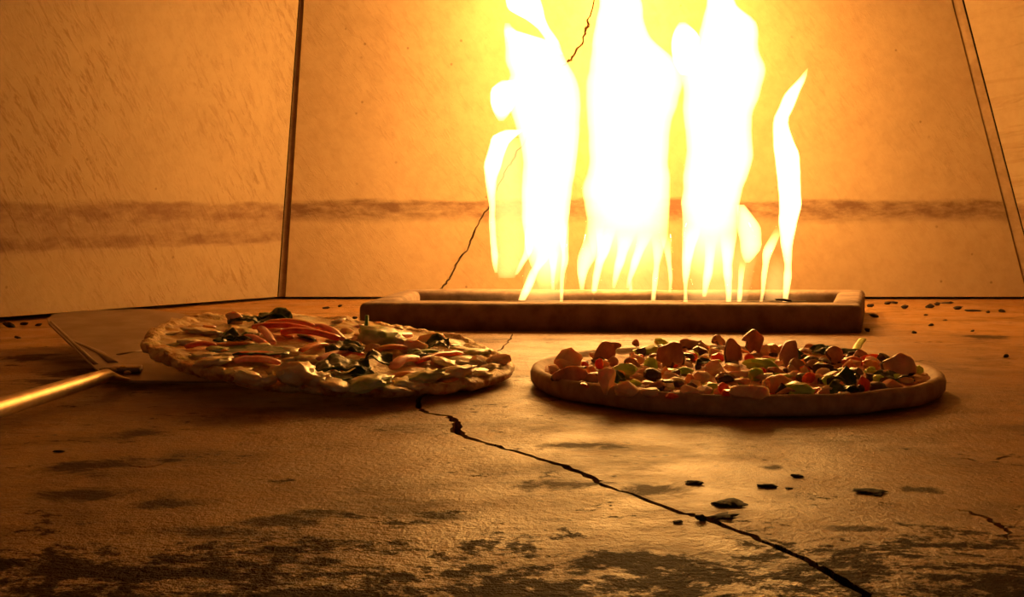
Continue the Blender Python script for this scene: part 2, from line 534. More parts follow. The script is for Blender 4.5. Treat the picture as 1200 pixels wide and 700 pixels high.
# added black shell, blocks outside light leaking through slits under and between panels
path = [(-1.03, -.15), (-1.03, 1.47), (-.50, 2.05), (.90, 2.05), (1.33, 1.62), (1.33, -.15)]
bm = bmesh.new()
cols = [[bm.verts.new((x + dx, y + dx, z)) for z in (-.014, ZT + .05)] for dx in (0,) for x, y in path]
for a, b in zip(cols[:-1], cols[1:]):
    bm.faces.new((a[0], b[0], b[1], a[1]))
bmesh.ops.solidify(bm, geom=bm.faces[:], thickness=0.012)
tag(build('wall_light_block', bm, 'soot', smooth=False), 'added black shell that blocks light behind the slit under the clay panels', 'wall', kind='structure')

# ------------------------------------------------------------------ burner tray
RH = 0.031
fL, fR = at_z(420.5, 387.5), at_z(1009, 390.5)
bL, bR = at_z(474, 338.5, RH), at_z(1014, 339.0, RH)
tray = empty('burner_tray', ((fL.x + fR.x) / 2, (fL.y + fR.y) / 2 + .1, 0))
tag(tray, 'long low clay tray with raised rim that the gas flames rise from', 'burner')


def prism(poly, z0, z1, bev, seg=3):
    bm = bmesh.new()
    a = [bm.verts.new((x, y, z0)) for x, y in poly]
    b = [bm.verts.new((x, y, z1)) for x, y in poly]
    n = len(poly)
    bm.faces.new(a[::-1]); bm.faces.new(b)
    for i in range(n):
        bm.faces.new((a[i], a[(i + 1) % n], b[(i + 1) % n], b[i]))
    if bev:
        es = [e for e in bm.edges if e.verts[0].co.z > z0 + 1e-6 or e.verts[1].co.z > z0 + 1e-6]
        bmesh.ops.bevel(bm, geom=es, offset=bev, segments=seg, profile=0.5, affect='EDGES')
    return bm


def lerp2(a, b, t):
    return (a[0] + (b[0] - a[0]) * t, a[1] + (b[1] - a[1]) * t)


FLp, FRp, BLp, BRp = [(p.x, p.y) for p in (fL, fR, bL, bR)]
RW = 0.045
dep = BLp[1] - FLp[1]
tf = RW / dep
lm, rm = lerp2(FLp, BLp, tf), lerp2(FRp, BRp, tf)
lbk, rbk = lerp2(FLp, BLp, 1 - tf), lerp2(FRp, BRp, 1 - tf)


def wobble(bm, amp, sc_=22.0):
    """uneven hand-cast faces"""
    bmesh.ops.subdivide_edges(bm, edges=[e for e in bm.edges if e.calc_length() > 0.03], cuts=6, use_grid_fill=True)
    for v in bm.verts:
        if v.co.z > 1e-4:
            nv = Vector((noise.noise(v.co * sc_), noise.noise(v.co * sc_ + Vector((31.7, 5.2, 11.3))), noise.noise(v.co * sc_ + Vector((7.9, 47.1, 23.6)))))
            v.co += Vector((nv.x, nv.y, nv.z)) * amp
    return bm


build('front_rail', wobble(prism([FLp, FRp, rm, lm], 0, RH, 0.007), 0.0012), 'rail', tray)
build('back_rail', wobble(prism([lbk, rbk, BRp, BLp], 0, RH, 0.007), 0.0012), 'rail', tray)
build('side_rail', wobble(prism([lm, (lm[0] + .036, lm[1]), (lbk[0] + .030, lbk[1]), lbk], 0, RH, 0.007), 0.0003), 'rail', tray)
build('side_rail', wobble(prism([(rm[0] - .036, rm[1]), rm, rbk, (rbk[0] - .036, rbk[1])], 0, RH, 0.007), 0.0003), 'rail', tray)
build('burner_pan', prism([(lm[0] + .03, lm[1]), (rm[0] - .03, rm[1]), (rbk[0] - .03, rbk[1]), (lbk[0] + .03, lbk[1])], 0.001, 0.005, 0), 'pan', tray, smooth=False)


def tube(pts, radii, n=12, squash=None):
    """pts: Vectors; radii: floats; round tube with closed ends"""
    bm = bmesh.new()
    rings = []
    up = Vector((0, 0, 1))
    for i, p in enumerate(pts):
        d = (pts[min(i + 1, len(pts) - 1)] - pts[max(i - 1, 0)]).normalized()
        s = d.cross(up)
        if s.length < 1e-4:
            s = d.cross(Vector((0, 1, 0)))
        s.normalize()
        u = s.cross(d).normalized()
        r = radii[i]
        sa, sb = (r, r) if squash is None else (r * squash[i][0], r * squash[i][1])
        rings.append([bm.verts.new(p + s * math.cos(2 * math.pi * k / n) * sa + u * math.sin(2 * math.pi * k / n) * sb) for k in range(n)])
    for a, b in zip(rings[:-1], rings[1:]):
        for k in range(n):
            bm.faces.new((a[k], a[(k + 1) % n], b[(k + 1) % n], b[k]))
    bm.faces.new(rings[0][::-1]); bm.faces.new(rings[-1])
    return bm


YF = FLp[1] + 0.185
pa, pb = at_y(560, 350, YF), at_y(945, 350, YF)
build('burner_pipe', tube([Vector((pa.x, YF, 0.013)), Vector((pb.x, YF, 0.013))], [0.008, 0.008]), 'pan', tray)

# ------------------------------------------------------------------ gas flames
def catmull(p0, p1, p2, p3, t):
    return 0.5 * (2 * p1 + (p2 - p0) * t + (2 * p0 - 5 * p1 + 4 * p2 - p3) * t * t + (3 * p1 - p0 - 3 * p2 + p3) * t ** 3)


def flame_lean(py):
    """the flames lean back to the wall as they rise"""
    return 0.20 * max(0.0, (352.0 - py) / 352.0) ** 1.3


def flame_body(rows, y, tmax, seed, ratio=1.1, fade=0, top_fade=0):
    n = 18
    cr = []
    for i in range(len(rows) - 1):
        q = [rows[max(0, i - 1)], rows[i], rows[i + 1], rows[min(len(rows) - 1, i + 2)]]
        steps = max(2, int(abs(rows[i + 1][0] - rows[i][0]) / 5))
        for s in range(steps):
            cr.append([catmull(q[0][c], q[1][c], q[2][c], q[3][c], s / steps) for c in range(3)])
    cr.append(list(rows[-1]))
    bm = bmesh.new()
    rings = []
    for i, (py, xl, xr) in enumerate(cr):
        jl = noise.noise(Vector((py * .06, seed, 0))) * 1.2
        jr = noise.noise(Vector((py * .06, seed, 9))) * 1.2
        dy = noise.noise(Vector((py * .012, seed * 1.7, 4))) * 0.02 + flame_lean(py)
        L, Rr = at_y(xl + jl, py, y + dy), at_y(xr + jr, py, y + dy)
        c = (L + Rr) / 2
        hw = max((Rr.x - L.x) / 2, 0.0008)
        t = min(hw * ratio, tmax)
        end = min(1.0, (i + 0.4) / 3.0, (len(cr) - 1 - i + 0.4) / 3.0)
        t *= math.sqrt(end)
        if top_fade:
            q = min(1.0, max(0.05, (py - cr[-1][0]) / top_fade))
            t *= q * q * (3 - 2 * q)
        if fade:
            q = min(1.0, max(0.03, (cr[0][0] - py) / fade))
            t *= q * q * (3 - 2 * q)
        rings.append([bm.verts.new((c.x + math.cos(2 * math.pi * k / n) * hw, c.y + math.sin(2 * math.pi * k / n) * t, c.z)) for k in range(n)])
    for a, b in zip(rings[:-1], rings[1:]):
        for k in range(n):
            bm.faces.new((a[k], a[(k + 1) % n], b[(k + 1) % n], b[k]))
    bm.faces.new(rings[0][::-1]); bm.faces.new(rings[-1])
    return bm


BIG, MID, THIN = 0.012, 0.020, 0.0008
flames = [
    ('ragged white gas flame with a hollow pouch open at its side', YF - .005, [
        (BIG, [(345, 634, 650), (322, 626, 658), (300, 618, 663), (280, 614, 664), (250, 611, 668), (220, 611, 671), (200, 612, 675), (175, 611, 678), (150, 604, 680), (125, 596, 681), (105, 590, 680), (88, 597, 674), (72, 592, 665), (57, 591, 656), (46, 591, 640), (36, 590, 606), (27, 592, 597)]),
        (MID, [(64, 654, 661), (48, 640, 655), (34, 630, 645), (22, 615, 640), (12, 596, 637), (0, 592, 634), (-35, 586, 630), (-75, 592, 624), (-120, 604, 610)]),
        (MID, [(142, 584, 590), (130, 577, 600), (115, 574, 606), (103, 576, 606), (94, 587, 604)]),
        (MID, [(320, 580, 583), (300, 575, 584), (280, 574, 582), (250, 573, 580), (230, 571, 581), (213, 569, 582), (196, 567, 588), (180, 570, 592), (168, 574, 597), (159, 578, 607), (152, 592, 614)]),
        (THIN * 2, [(326, 584, 604), (300, 577, 618), (270, 576, 622), (240, 574, 620), (210, 572, 616), (185, 575, 614), (162, 585, 612)]),
        (MID, [(354, 606, 615), (335, 613, 625), (318, 621, 632), (306, 627, 641), (288, 630, 652)]),
        (MID, [(322, 603, 607), (308, 608, 616), (296, 613, 623), (268, 616, 628)]),
        (MID, [(354, 656, 660), (330, 656, 661), (305, 658, 666), (280, 656, 667), (252, 648, 668)]),
        (MID, [(340, 646, 649), (315, 645, 652), (288, 640, 656)]),
        (THIN, [(354, 614, 658), (330, 612, 664), (310, 615, 664), (286, 620, 664)]),
    ]),
    ('tallest and broadest white gas flame in the middle of the fire', YF + .022, [
        (BIG, [(330, 706, 768), (300, 694, 778), (275, 688, 783), (250, 686, 785), (220, 682, 786), (200, 688, 785), (190, 690, 784), (170, 689, 785), (148, 688, 787), (120, 686, 795), (100, 686, 801), (80, 690, 799), (63, 692, 785), (45, 694, 764), (25, 698, 756), (0, 702, 752), (-40, 704, 746), (-90, 712, 738), (-130, 722, 728)]),
        (.006, [(340, 680, 684), (316, 676, 690), (300, 677, 700), (280, 684, 706), (256, 686, 710)]),
        (MID, [(354, 692, 697), (330, 694, 702), (310, 697, 708), (290, 700, 716), (262, 696, 724)]),
        (MID, [(338, 717, 721), (315, 719, 729), (295, 723, 736), (268, 722, 748)]),
        (MID, [(338, 733, 737), (315, 737, 747), (295, 743, 755), (268, 748, 770)]),
        (MID, [(354, 737, 742), (338, 737, 741), (320, 736, 740)]),
        (MID, [(354, 762, 768), (330, 764, 771), (305, 766, 775), (272, 762, 784)]),
        (MID, [(342, 783, 787), (320, 783, 788), (300, 779, 787), (270, 772, 787)]),
        (THIN, [(354, 692, 784), (330, 684, 788), (300, 682, 788), (275, 686, 786)]),
    ]),
    ('lobed white gas flame with a curling fold, beside the slim one', YF - .026, [
        (BIG, [(335, 812, 852), (305, 804, 860), (275, 800, 864), (250, 799, 866), (235, 798, 868), (221, 800, 871), (205, 800, 877), (187, 803, 883), (160, 803, 882), (136, 800, 882), (118, 800, 889), (106, 800, 892), (82, 798, 898), (65, 808, 892), (51, 815, 889), (26, 822, 887), (10, 826, 867), (0, 828, 861), (-30, 832, 856), (-72, 840, 846)]),
        (MID, [(88, 797, 812), (75, 790, 816), (60, 787, 818), (45, 787, 820), (35, 790, 814), (26, 796, 804)]),
        (MID, [(354, 801, 806), (335, 801, 806), (312, 799, 810), (290, 799, 815), (260, 800, 824)]),
        (MID, [(348, 823, 828), (325, 824, 834), (300, 826, 838), (274, 824, 842)]),
        (MID, [(354, 851, 857), (330, 849, 858), (305, 846, 859), (270, 844, 864)]),
        (.006, [(308, 873, 879), (294, 868, 891), (280, 866, 893), (267, 864, 892), (255, 864, 884), (240, 863, 872)]),
        (MID, [(354, 864, 869), (330, 865, 871), (303, 867, 876)]),
        (THIN, [(354, 804, 876), (320, 800, 884), (290, 800, 888), (262, 804, 878)]),
    ]),
    ('slim lone gas flame with a pointed tip, standing apart from the others', YF - .002, [
        (MID, [(354, 917, 923), (330, 918, 927), (310, 919, 928), (288, 915, 929), (267, 913, 933), (250, 913, 937), (234, 913, 939), (213, 911, 938), (184, 908, 937), (165, 906, 930), (144, 906, 924), (130, 910, 928), (110, 920, 937), (95, 933, 943), (80, 946, 947.5)]),
        (MID, [(354, 890, 894), (330, 892, 898), (310, 893, 901), (294, 894, 906), (278, 902, 914), (262, 911, 922)]),
        (THIN, [(354, 895, 920), (320, 898, 922), (293, 904, 922)]),
    ]),
]
lights = []
for fi, (label, y, parts) in enumerate(flames):
    row0 = parts[0][1][0]
    p = at_y((row0[1] + row0[2]) / 2, 352, y)
    root = empty('gas_flame', (p.x, y, 0.02))
    tag(root, label, 'flame', 'gas flames over the burner tray')
    for k, (tm, rows) in enumerate(parts):
        build('flame_sheet' if tm < .003 else ('flame_core' if k == 0 else 'flame_tongue'), flame_body(rows, y + (0.006 * (k % 3 - 1) if k else 0), tm, fi * 13 + k * 3.1, fade=(110 if tm == BIG and fi else 80 if tm == BIG else 0), top_fade=(min(45, abs(rows[0][0] - rows[-1][0]) * .6) if rows[0][0] > 330 and k and tm != BIG else 0)), 'flame', root)
    lights.append(root)

# the light each flame gives, from points along its own core
spots = [(0, 642, 270, 0.3), (0, 645, 180, 0.6), (0, 635, 90, 1.4), (0, 612, -10, 1.2),
         (1, 735, 240, 0.5), (1, 738, 150, 1.0), (1, 735, 60, 2.2), (1, 726, -30, 2.0),
         (2, 832, 240, 0.4), (2, 842, 160, 0.8), (2, 850, 70, 2.4), (2, 845, 0, 1.8),
         (3, 922, 230, 0.2), (3, 915, 150, 0.3)]
tot = sum(s[3] for s in spots)
for fi, px, py, wgt in spots:
    y = flames[fi][1]
    ld = bpy.data.lights.new('flame_glow', 'POINT')
    ld.energy = LIGHT_W * wgt / tot
    ld.color = FLAME_LIGHT
    ld.shadow_soft_size = 0.02 if fi < 3 else 0.008
    lo = bpy.data.objects.new('flame_glow', ld); col.objects.link(lo)
    lo.parent = lights[fi]
    lo.location = at_y(px, py, y + flame_lean(py)) - Vector(lights[fi].location)

# ------------------------------------------------------------------ pizza building kit
def nvec(p):
    return Vector((noise.noise(p), noise.noise(p + Vector((31.7, 5.2, 11.3))), noise.noise(p + Vector((7.9, 47.1, 23.6)))))


def fbm(p, oct_=3):
    a, s, f = 0.0, 1.0, 1.0
    for _ in range(oct_):
        a += noise.noise(p * f) * s
        s *= 0.5; f *= 2.1
    return a


def lathe_disc(c, prof, zf, rn, n=200):
    """prof: [(radius, z)] from the bottom centre out and back to the top centre; zf adds the sag of the disc; rn(ang, r) radius factor"""
    bm = bmesh.new()
    rings = []
    for (r, z) in prof:
        if r < 1e-6:
            rings.append([bm.verts.new((c.x, c.y, z + zf(c.x, c.y)))])
            continue
        ring = []
        for k in range(n):
            a = 2 * math.pi * k / n
            rr = r * rn(a, r)
            x, y = c.x + rr * math.cos(a), c.y + rr * math.sin(a)
            ring.append(bm.verts.new((x, y, z + zf(x, y))))
        rings.append(ring)
    for a, b in zip(rings[:-1], rings[1:]):
        for k in range(n):
            k2 = (k + 1) % n
            if len(a) == 1:
                bm.faces.new((a[0], b[k2], b[k]))
            elif len(b) == 1:
                bm.faces.new((a[k], a[k2], b[0]))
            else:
                bm.faces.new((a[k], a[k2], b[k2], b[k]))
    return bm


def chunk(p, w_, h_, rnd, d_=None, cuts=5, rough=0.12, sub=3, lean_=0.0, freq=1.6, wob=0.25):
    """torn or cut lump standing on p: w wide, h tall"""
    d_ = d_ or w_ * rnd.uniform(0.5, 0.8)
    bm = bmesh.new()
    bmesh.ops.create_icosphere(bm, subdivisions=sub, radius=1.0)
    seed = Vector((rnd.uniform(0, 99), rnd.uniform(0, 99), rnd.uniform(0, 99)))
    planes = []
    for _ in range(cuts):
        n = Vector((rnd.gauss(0, 1), rnd.gauss(0, 1), rnd.gauss(0.2, 0.8))).normalized()
        planes.append((n, rnd.uniform(0.45, 0.8)))
    rot = Matrix.Rotation(rnd.uniform(-0.5, 0.5), 3, 'Z') @ Matrix.Rotation(lean_ + rnd.uniform(-wob, wob), 3, 'Y')
    for v in bm.verts:
        co = v.co * (1 + rough * fbm(v.co * freq + seed))
        for n, dd in planes:
            e = co.dot(n) - dd
            if e > 0:
                co -= n * e
        co = Vector((co.x * w_ / 2, co.y * d_ / 2, co.z * h_ / 2))
        v.co = rot @ co
    zmin = min(v.co.z for v in bm.verts)
    for v in bm.verts:
        v.co += p + Vector((0, 0, -zmin - h_ * 0.12))
    return bm


def strip(pts, half_w, half_t, arch, rnd, n=8, steps=12):
    """bent cut strip through surface points"""
    P, Rd, S = [], [], []
    for i in range(steps + 1):
        t = i / steps
        seg = min(int(t * (len(pts) - 1)), len(pts) - 2)
        lt = t * (len(pts) - 1) - seg
        p = pts[seg].lerp(pts[seg + 1], lt)
        p = p + Vector((0, 0, half_t + arch * math.sin(math.pi * t) + 0.0008 * fbm(p * 60)))
        e = min(1, 0.75 + 2.6 * t, 0.75 + 2.6 * (1 - t))
        P.append(p); Rd.append(e * (1 + 0.12 * noise.noise(p * 90))); S.append((half_w, half_t))
    return tube(P, Rd, n, S)


def leaf(p, length, width, height, ang, rnd, crumple=1.0, tilt=0.0):
    """wilted leaf: bent, crumpled, lens-shaped outline with a little thickness"""
    nu, nv = 20, 12
    bm = bmesh.new()
    seed = Vector((rnd.uniform(0, 99), rnd.uniform(0, 99), 0))
    top = []
    ca, sa = math.cos(ang), math.sin(ang)
    for i in range(nu + 1):
        u = i / nu
        row = []
        for j in range(nv + 1):
            s = j / nv * 2 - 1
            wd = width / 2 * (math.sin(math.pi * min(1, u * 0.93 + 0.05)) ** 0.7) * (1 + 0.15 * noise.noise(Vector((u * 6, s * 2, seed.x))))
            x = (u - 0.5) * length
            y = s * wd
            z = height * (math.sin(math.pi * u) * 0.6 + 0.25 + 0.4 * s * tilt) + height * crumple * 0.6 * fbm(Vector((x * 85, y * 85, 0)) + seed, 3) + abs(s) ** 2 * height * 0.35
            row.append(Vector((x * ca - y * sa, x * sa + y * ca, max(z, 0.0004))))
        top.append(row)
    va = [[bm.verts.new(p + q) for q in row] for row in top]
    vb = [[bm.verts.new(p + q - Vector((0, 0, 0.0009))) for q in row] for row in top]
    for i in range(nu):
        for j in range(nv):
            bm.faces.new((va[i][j], va[i + 1][j], va[i + 1][j + 1], va[i][j + 1]))
            bm.faces.new((vb[i][j], vb[i][j + 1], vb[i + 1][j + 1], vb[i + 1][j]))
    for i in range(nu):
        bm.faces.new((va[i][0], vb[i][0], vb[i + 1][0], va[i + 1][0]))
        bm.faces.new((va[i][nv], va[i + 1][nv], vb[i + 1][nv], vb[i][nv]))
    for j in range(nv):
        bm.faces.new((va[0][j], va[0][j + 1], vb[0][j + 1], vb[0][j]))
        bm.faces.new((va[nu][j], vb[nu][j], vb[nu][j + 1], va[nu][j + 1]))
    bmesh.ops.remove_doubles(bm, verts=bm.verts[:], dist=1e-6)
    return bm


def mushroom(p, w_, h_, rnd, yaw=0.0, pitch=0.0, roll=0.0, th=0.0035):
    """slice of a mushroom: domed cap, gill notch and stem stub; flat faces pale, cut rim dark"""
    out = []
    for k in range(15):
        a = math.pi * (k / 14)
        out.append((math.cos(a) * 0.5, 0.35 + math.sin(a) * 0.65))
    out += [(-0.46, 0.22), (-0.22, 0.26), (-0.15, 0.0), (0.15, 0.0), (0.22, 0.26), (0.46, 0.22)]
    bm = bmesh.new()
    fr = [bm.verts.new((x * w_, -th / 2, z * h_)) for x, z in out]
    bk = [bm.verts.new((x * w_, th / 2, z * h_)) for x, z in out]
    n = len(out)
    bm.faces.new(fr); bm.faces.new(bk[::-1])
    for i in range(n):
        f = bm.faces.new((fr[i], bk[i], bk[(i + 1) % n], fr[(i + 1) % n]))
        f.material_index = 1
    bmesh.ops.bevel(bm, geom=[e for e in bm.edges if abs(e.verts[0].co.y - e.verts[1].co.y) < 1e-6], offset=th * 0.22, segments=2, profile=0.5, affect='EDGES')
    bmesh.ops.triangulate(bm, faces=[f for f in bm.faces if len(f.verts) > 4])
    seed = Vector((rnd.uniform(0, 99), 0, 0))
    rot = Matrix.Rotation(yaw, 3, 'Z') @ Matrix.Rotation(roll, 3, 'Y') @ Matrix.Rotation(pitch, 3, 'X')
    for v in bm.verts:
        sh = nvec(v.co * 95 + seed)
        v.co.x += sh.x * w_ * 0.2; v.co.z += sh.z * h_ * 0.2
        v.co.y += 0.004 * noise.noise(v.co * 90 + seed) + (v.co.x / w_) ** 2 * w_ * 0.25
        v.co = rot @ v.co
    zmin = min(v.co.z for v in bm.verts)
    for v in bm.verts:
        v.co += p + Vector((0, 0, -zmin - 0.001))
    return bm


# ------------------------------------------------------------------ topped pan pizza on the deck
rr = random.Random(21)
pc = Vector((at_z(858, 443).x, 0, 0))
front = at_z(858, 492)
PR = 0.156
PC = Vector((0.1705, front.y + PR, 0))
TOPZ = 0.0125
pan_pizza = empty('pizza', PC)
tag(pan_pizza, 'thick rimmed pizza piled with mushroom, pepper and tan chunks on the bare deck', 'pizza')
prof = [(0, .0005), (PR * .95, .0005), (PR * .985, .0018), (PR * 1.0, .0055), (PR * 1.002, .0105), (PR * .994, .0142), (PR * .975, .0158), (PR * .955, .0152), (PR * .935, .0132), (PR * .91, .0110), (0, .0105)]
build('crust', lathe_disc(PC, prof, lambda x, y: 0.0012 * noise.noise(Vector((x * 22, y * 22, 0))) if (Vector((x, y)) - PC.xy).length > PR * .9 else 0, lambda a, r: 1 + 0.008 * noise.noise(Vector((math.cos(a) * 3, math.sin(a) * 3, 5)))), 'crust_pan', pan_pizza)
rings_ = [(PR * .935, .0112)] + [(PR * (.93 - .06 * i), .0125) for i in range(15)] + [(0, .0125)]
build('sauce_layer', lathe_disc(PC, rings_, lambda x, y: 0.0022 * fbm(Vector((x * 55, y * 55, 3))), lambda a, r: 1 + 0.01 * noise.noise(Vector((math.cos(a) * 5, math.sin(a) * 5, 8)))), 'sauce', pan_pizza)


def surf_r(x, y):
    return TOPZ


def px2m(p):
    return p.y / FPX


def put(kind, px, py, w_px, h_px, root, surf, rnd, mats=None, **kw):
    p = at_surf(px, py, surf)
    s = px2m(p)
    w_, h_ = w_px * s, h_px * s
    if kind == 'chunk':
        return build(kw.get('name', 'roast_chunk'), chunk(p, w_, h_, rnd, d_=kw.get('d'), cuts=kw.get('cuts', 5), rough=0.22, freq=2.3, lean_=kw.get('lean', 0.0)), mats or 'chunk', root, sharp=0.55)
    if kind == 'lump':
        return build(kw.get('name', 'cheese_lump'), chunk(p, w_ * 1.1, h_ * .9, rnd, d_=kw.get('d', w_ * 1.25), cuts=0, rough=0.42, freq=2.6), mats or 'lump', root)
    if kind == 'mush':
        return build('mushroom_slice', mushroom(p, w_, h_, rnd, kw.get('yaw', 0), kw.get('pitch', 0), kw.get('roll', 0), kw.get('th', 0.0035)), mats or ['mush_face', 'mush_skin'], root, sharp=0.6)
    if kind == 'leaf':
        return build(kw.get('name', 'wilted_leaf'), leaf(p + Vector((0, 0, kw.get('lift', 0))), w_, kw.get('wd', w_ * 0.6), h_ * 0.75, kw.get('ang', 0), rnd, kw.get('crumple', 1.0), kw.get('tilt', 0.5)), mats or 'spinach', root)


def put_strip(name, a, b, half_w_px, half_t_px, root, surf, rnd, mats, arch=0.002, lift=0.0, mid=None):
    pts = [at_surf(q[0], q[1], surf) + Vector((0, 0, lift)) for q in ([a, mid, b] if mid else [a, b])]
    s = px2m(pts[0])
    return build(name, strip(pts, half_w_px * s, half_t_px * s * .8, arch, rnd), mats, root)


T = lambda *a, **k: put(*a[:5], pan_pizza, surf_r, rr, **k)
chunks_r = [  # px, py of the foot, width, height, material
    (664, 432, 38, 30, 'chunk'), (647, 438, 14, 14, 'chunk'), (711, 459, 28, 36, 'chunk'), (735, 462, 32, 20, 'chunk'), (761, 464, 25, 13, 'chunk'),
    (771, 428, 30, 12, 'chunk'), (787, 450, 30, 15, 'chunk'), (819, 450, 32, 19, 'chunk'), (838, 441, 26, 22, 'chunk'), (807, 465, 32, 17, 'chunk'), (827, 464, 26, 14, 'chunk'),
    (879, 469, 50, 24, 'chunk'), (868, 447, 34, 16, 'chunk'), (911, 460, 36, 26, 'chunk_orange'), (955, 449, 28, 14, 'chunk_orange'), (974, 446, 24, 15, 'chunk_orange'), (968, 463, 26, 12, 'chunk'),
    (1041, 458, 36, 17, 'chunk_orange'), (846, 462, 22, 12, 'chunk'), (948, 428, 22, 14, 'chunk_orange'), (904, 414, 26, 14, 'chunk_orange'), (694, 440, 16, 13, 'chunk_orange'),
    (836, 418, 22, 12, 'chunk'), (1022, 432, 26, 12, 'chunk_orange'), (700, 424, 22, 12, 'chunk'), (745, 447, 22, 12, 'chunk'), (990, 466, 22, 9, 'chunk'), (1063, 450, 20, 9, 'chunk_orange'),
]
for px, py, ww, hh, mm in chunks_r:
    T('chunk', px, py, ww, hh, mats=mm, cuts=6)
for px, py, ww, hh in [(703, 433, 12, 14), (805, 423, 26, 12), (1012, 460, 16, 26), (962, 434, 18, 10), (786, 467, 18, 8), (690, 455, 24, 5), (855, 468, 20, 16), (1000, 430, 28, 14), (742, 424, 18, 8), (890, 440, 18, 10)]:
    T('chunk', px, py, ww, hh, mats='red', name='tomato_piece', cuts=4)
for px, py, ww, hh in [(757, 416, 34, 16), (733, 443, 30, 20), (761, 438, 22, 22), (787, 440, 22, 9), (803, 439, 26, 10), (892, 437, 42, 20), (886, 447, 18, 18), (936, 464, 42, 19), (1028, 449, 18, 11), (957, 415, 18, 10), (775, 405, 18, 10), (745, 452, 16, 9)]:
    T('chunk', px, py, ww, hh, mats='lime', name='green_pepper_piece', cuts=3)
# mushroom slices: foot, size, turn
for px, py, ww, hh, yaw, pit, roll in [
        (671, 449, 50, 20, .2, -.3, .05), (717, 424, 36, 22, .4, -.3, -.5), (782, 432, 36, 32, -.4, -.2, .2), (813, 412, 38, 16, .1, -.9, 0), (862, 427, 24, 34, .5, -.1, -.1),
        (877, 415, 26, 26, .2, -.2, .6), (923, 432, 22, 34, -.2, -.05, .12), (936, 437, 24, 18, .5, -.5, .3), (957, 437, 28, 14, 0, -.9, .1), (976, 428, 26, 22, .3, -.5, .7),
        (772, 460, 30, 9, .2, -1.2, 0), (921, 466, 26, 9, 0, -1.2, 0), (742, 432, 20, 12, .3, -.8, .3), (1012, 424, 26, 12, .2, -.9, .2), (854, 449, 22, 10, .3, -1.0, 0),
        (912, 444, 24, 12, .1, -1.0, .2), (844, 408, 20, 14, .5, -.6, .3), (800, 428, 22, 12, .2, -.8, .1), (690, 449, 22, 12, -.3, -.7, .2), (952, 411, 20, 8, .2, -1.1, 0), (745, 406, 9, 8, .2, -.6, .3)]:
    T('mush', px, py, ww, hh, yaw=yaw, pitch=pit, roll=roll)
T('mush', 1056, 443, 40, 28, yaw=.2, pitch=-.25, roll=.1, mats=['mush_pale', 'mush_skin'], th=0.006)
for px, py, ww, hh, ang in [(990, 463, 40, 15, .4), (986, 455, 34, 20, -.3), (996, 450, 36, 16, .8), (1048, 448, 50, 12, .1), (962, 418, 34, 12, -.3), (778, 416, 26, 9, .3), (940, 424, 26, 12, .2), (826, 430, 22, 10, .5), (727, 452, 20, 14, .8), (990, 419, 40, 9, .1)]:
    T('leaf', px, py, ww, hh, ang=ang)
put_strip('green_pepper_piece', (1000, 420), (1012, 400), 5, 3, pan_pizza, surf_r, rr, 'lime', arch=0.003)

for i in range(175):   # small diced bits filling the gaps
    a, q = rr.uniform(0, 2 * math.pi), math.sqrt(rr.random()) * PR * .90
    p = PC + Vector((math.cos(a) * q, math.sin(a) * q, TOPZ))
    ww, hh = rr.uniform(.007, .018), rr.uniform(.004, .0105)
    nm, mm = rr.choice([('roast_chunk', 'chunk'), ('roast_chunk', 'chunk'), ('roast_chunk', 'chunk_orange'), ('tomato_piece', 'red'), ('green_pepper_piece', 'lime'), ('mushroom_piece', 'mush_face'), ('mushroom_piece', 'mush_skin'), ('mushroom_piece', 'mush_skin')])
    build(nm, chunk(p, ww, hh, rr, cuts=6, sub=2, rough=.3), mm, pan_pizza, sharp=0.6)

# ------------------------------------------------------------------ thin golden pizza, half off the peel
rl = random.Random(5)
front = at_z(430, 476)
LR = 0.147
LC = Vector((-0.146, front.y + LR - .004, 0))
GX, GY = -0.84, 0.545


def sag(x, y):
    d = (x - 0.012) * GX + (y - LC.y) * GY
    d = d * 0.125
    return 0.5 * (d + math.sqrt(d * d + 0.003 ** 2)) + 0.0006


thin_pizza = empty('pizza', LC)
tag(thin_pizza, 'thin golden pizza with red strips and dark leaves, tilted off the peel', 'pizza')


def lrn(a, r):
    return 1 + (0.028 * noise.noise(Vector((math.cos(a) * 3.2, math.sin(a) * 3.2, 2))) + 0.014 * noise.noise(Vector((math.cos(a) * 11, math.sin(a) * 11, 6)))) * (r / LR) ** 2


def sag_rough(x, y):
    e = (Vector((x, y)) - LC.xy).length / LR
    return sag(x, y) + (0.0042 * fbm(Vector((x * 42, y * 42, 1))) + 0.0024 * fbm(Vector((x * 130, y * 130, 4)))) * max(0, e - .74) * 4.2


prof = [(0, 0), (LR * .90, .0), (LR * .96, .0006), (LR * .985, .002), (LR * .997, .004), (LR, .0060), (LR * .995, .0078), (LR * .98, .0090), (LR * .96, .0096), (LR * .94, .0094), (LR * .92, .0086), (LR * .90, .0076), (LR * .86, .0062), (0, .006)]
build('crust', lathe_disc(LC, prof, lambda x, y: max(sag_rough(x, y), sag(x, y) * .9), lrn), 'crust_gold', thin_pizza)
LT = 0.0072
rings_ = [(LR * .975, .0066)] + [(LR * (.968 - .022 * i), LT + .0008) for i in range(43)] + [(0, LT)]
build('cheese_layer', lathe_disc(LC, rings_, lambda x, y: sag(x, y) + 0.0028 * fbm(Vector((x * 45, y * 45, 7)), 4), lambda a, r: lrn(a, r) * (1 + 0.015 * noise.noise(Vector((math.cos(a) * 6, math.sin(a) * 6, 12))))), 'cheese', thin_pizza)


def surf_l(x, y):
    return sag(x, y) + LT


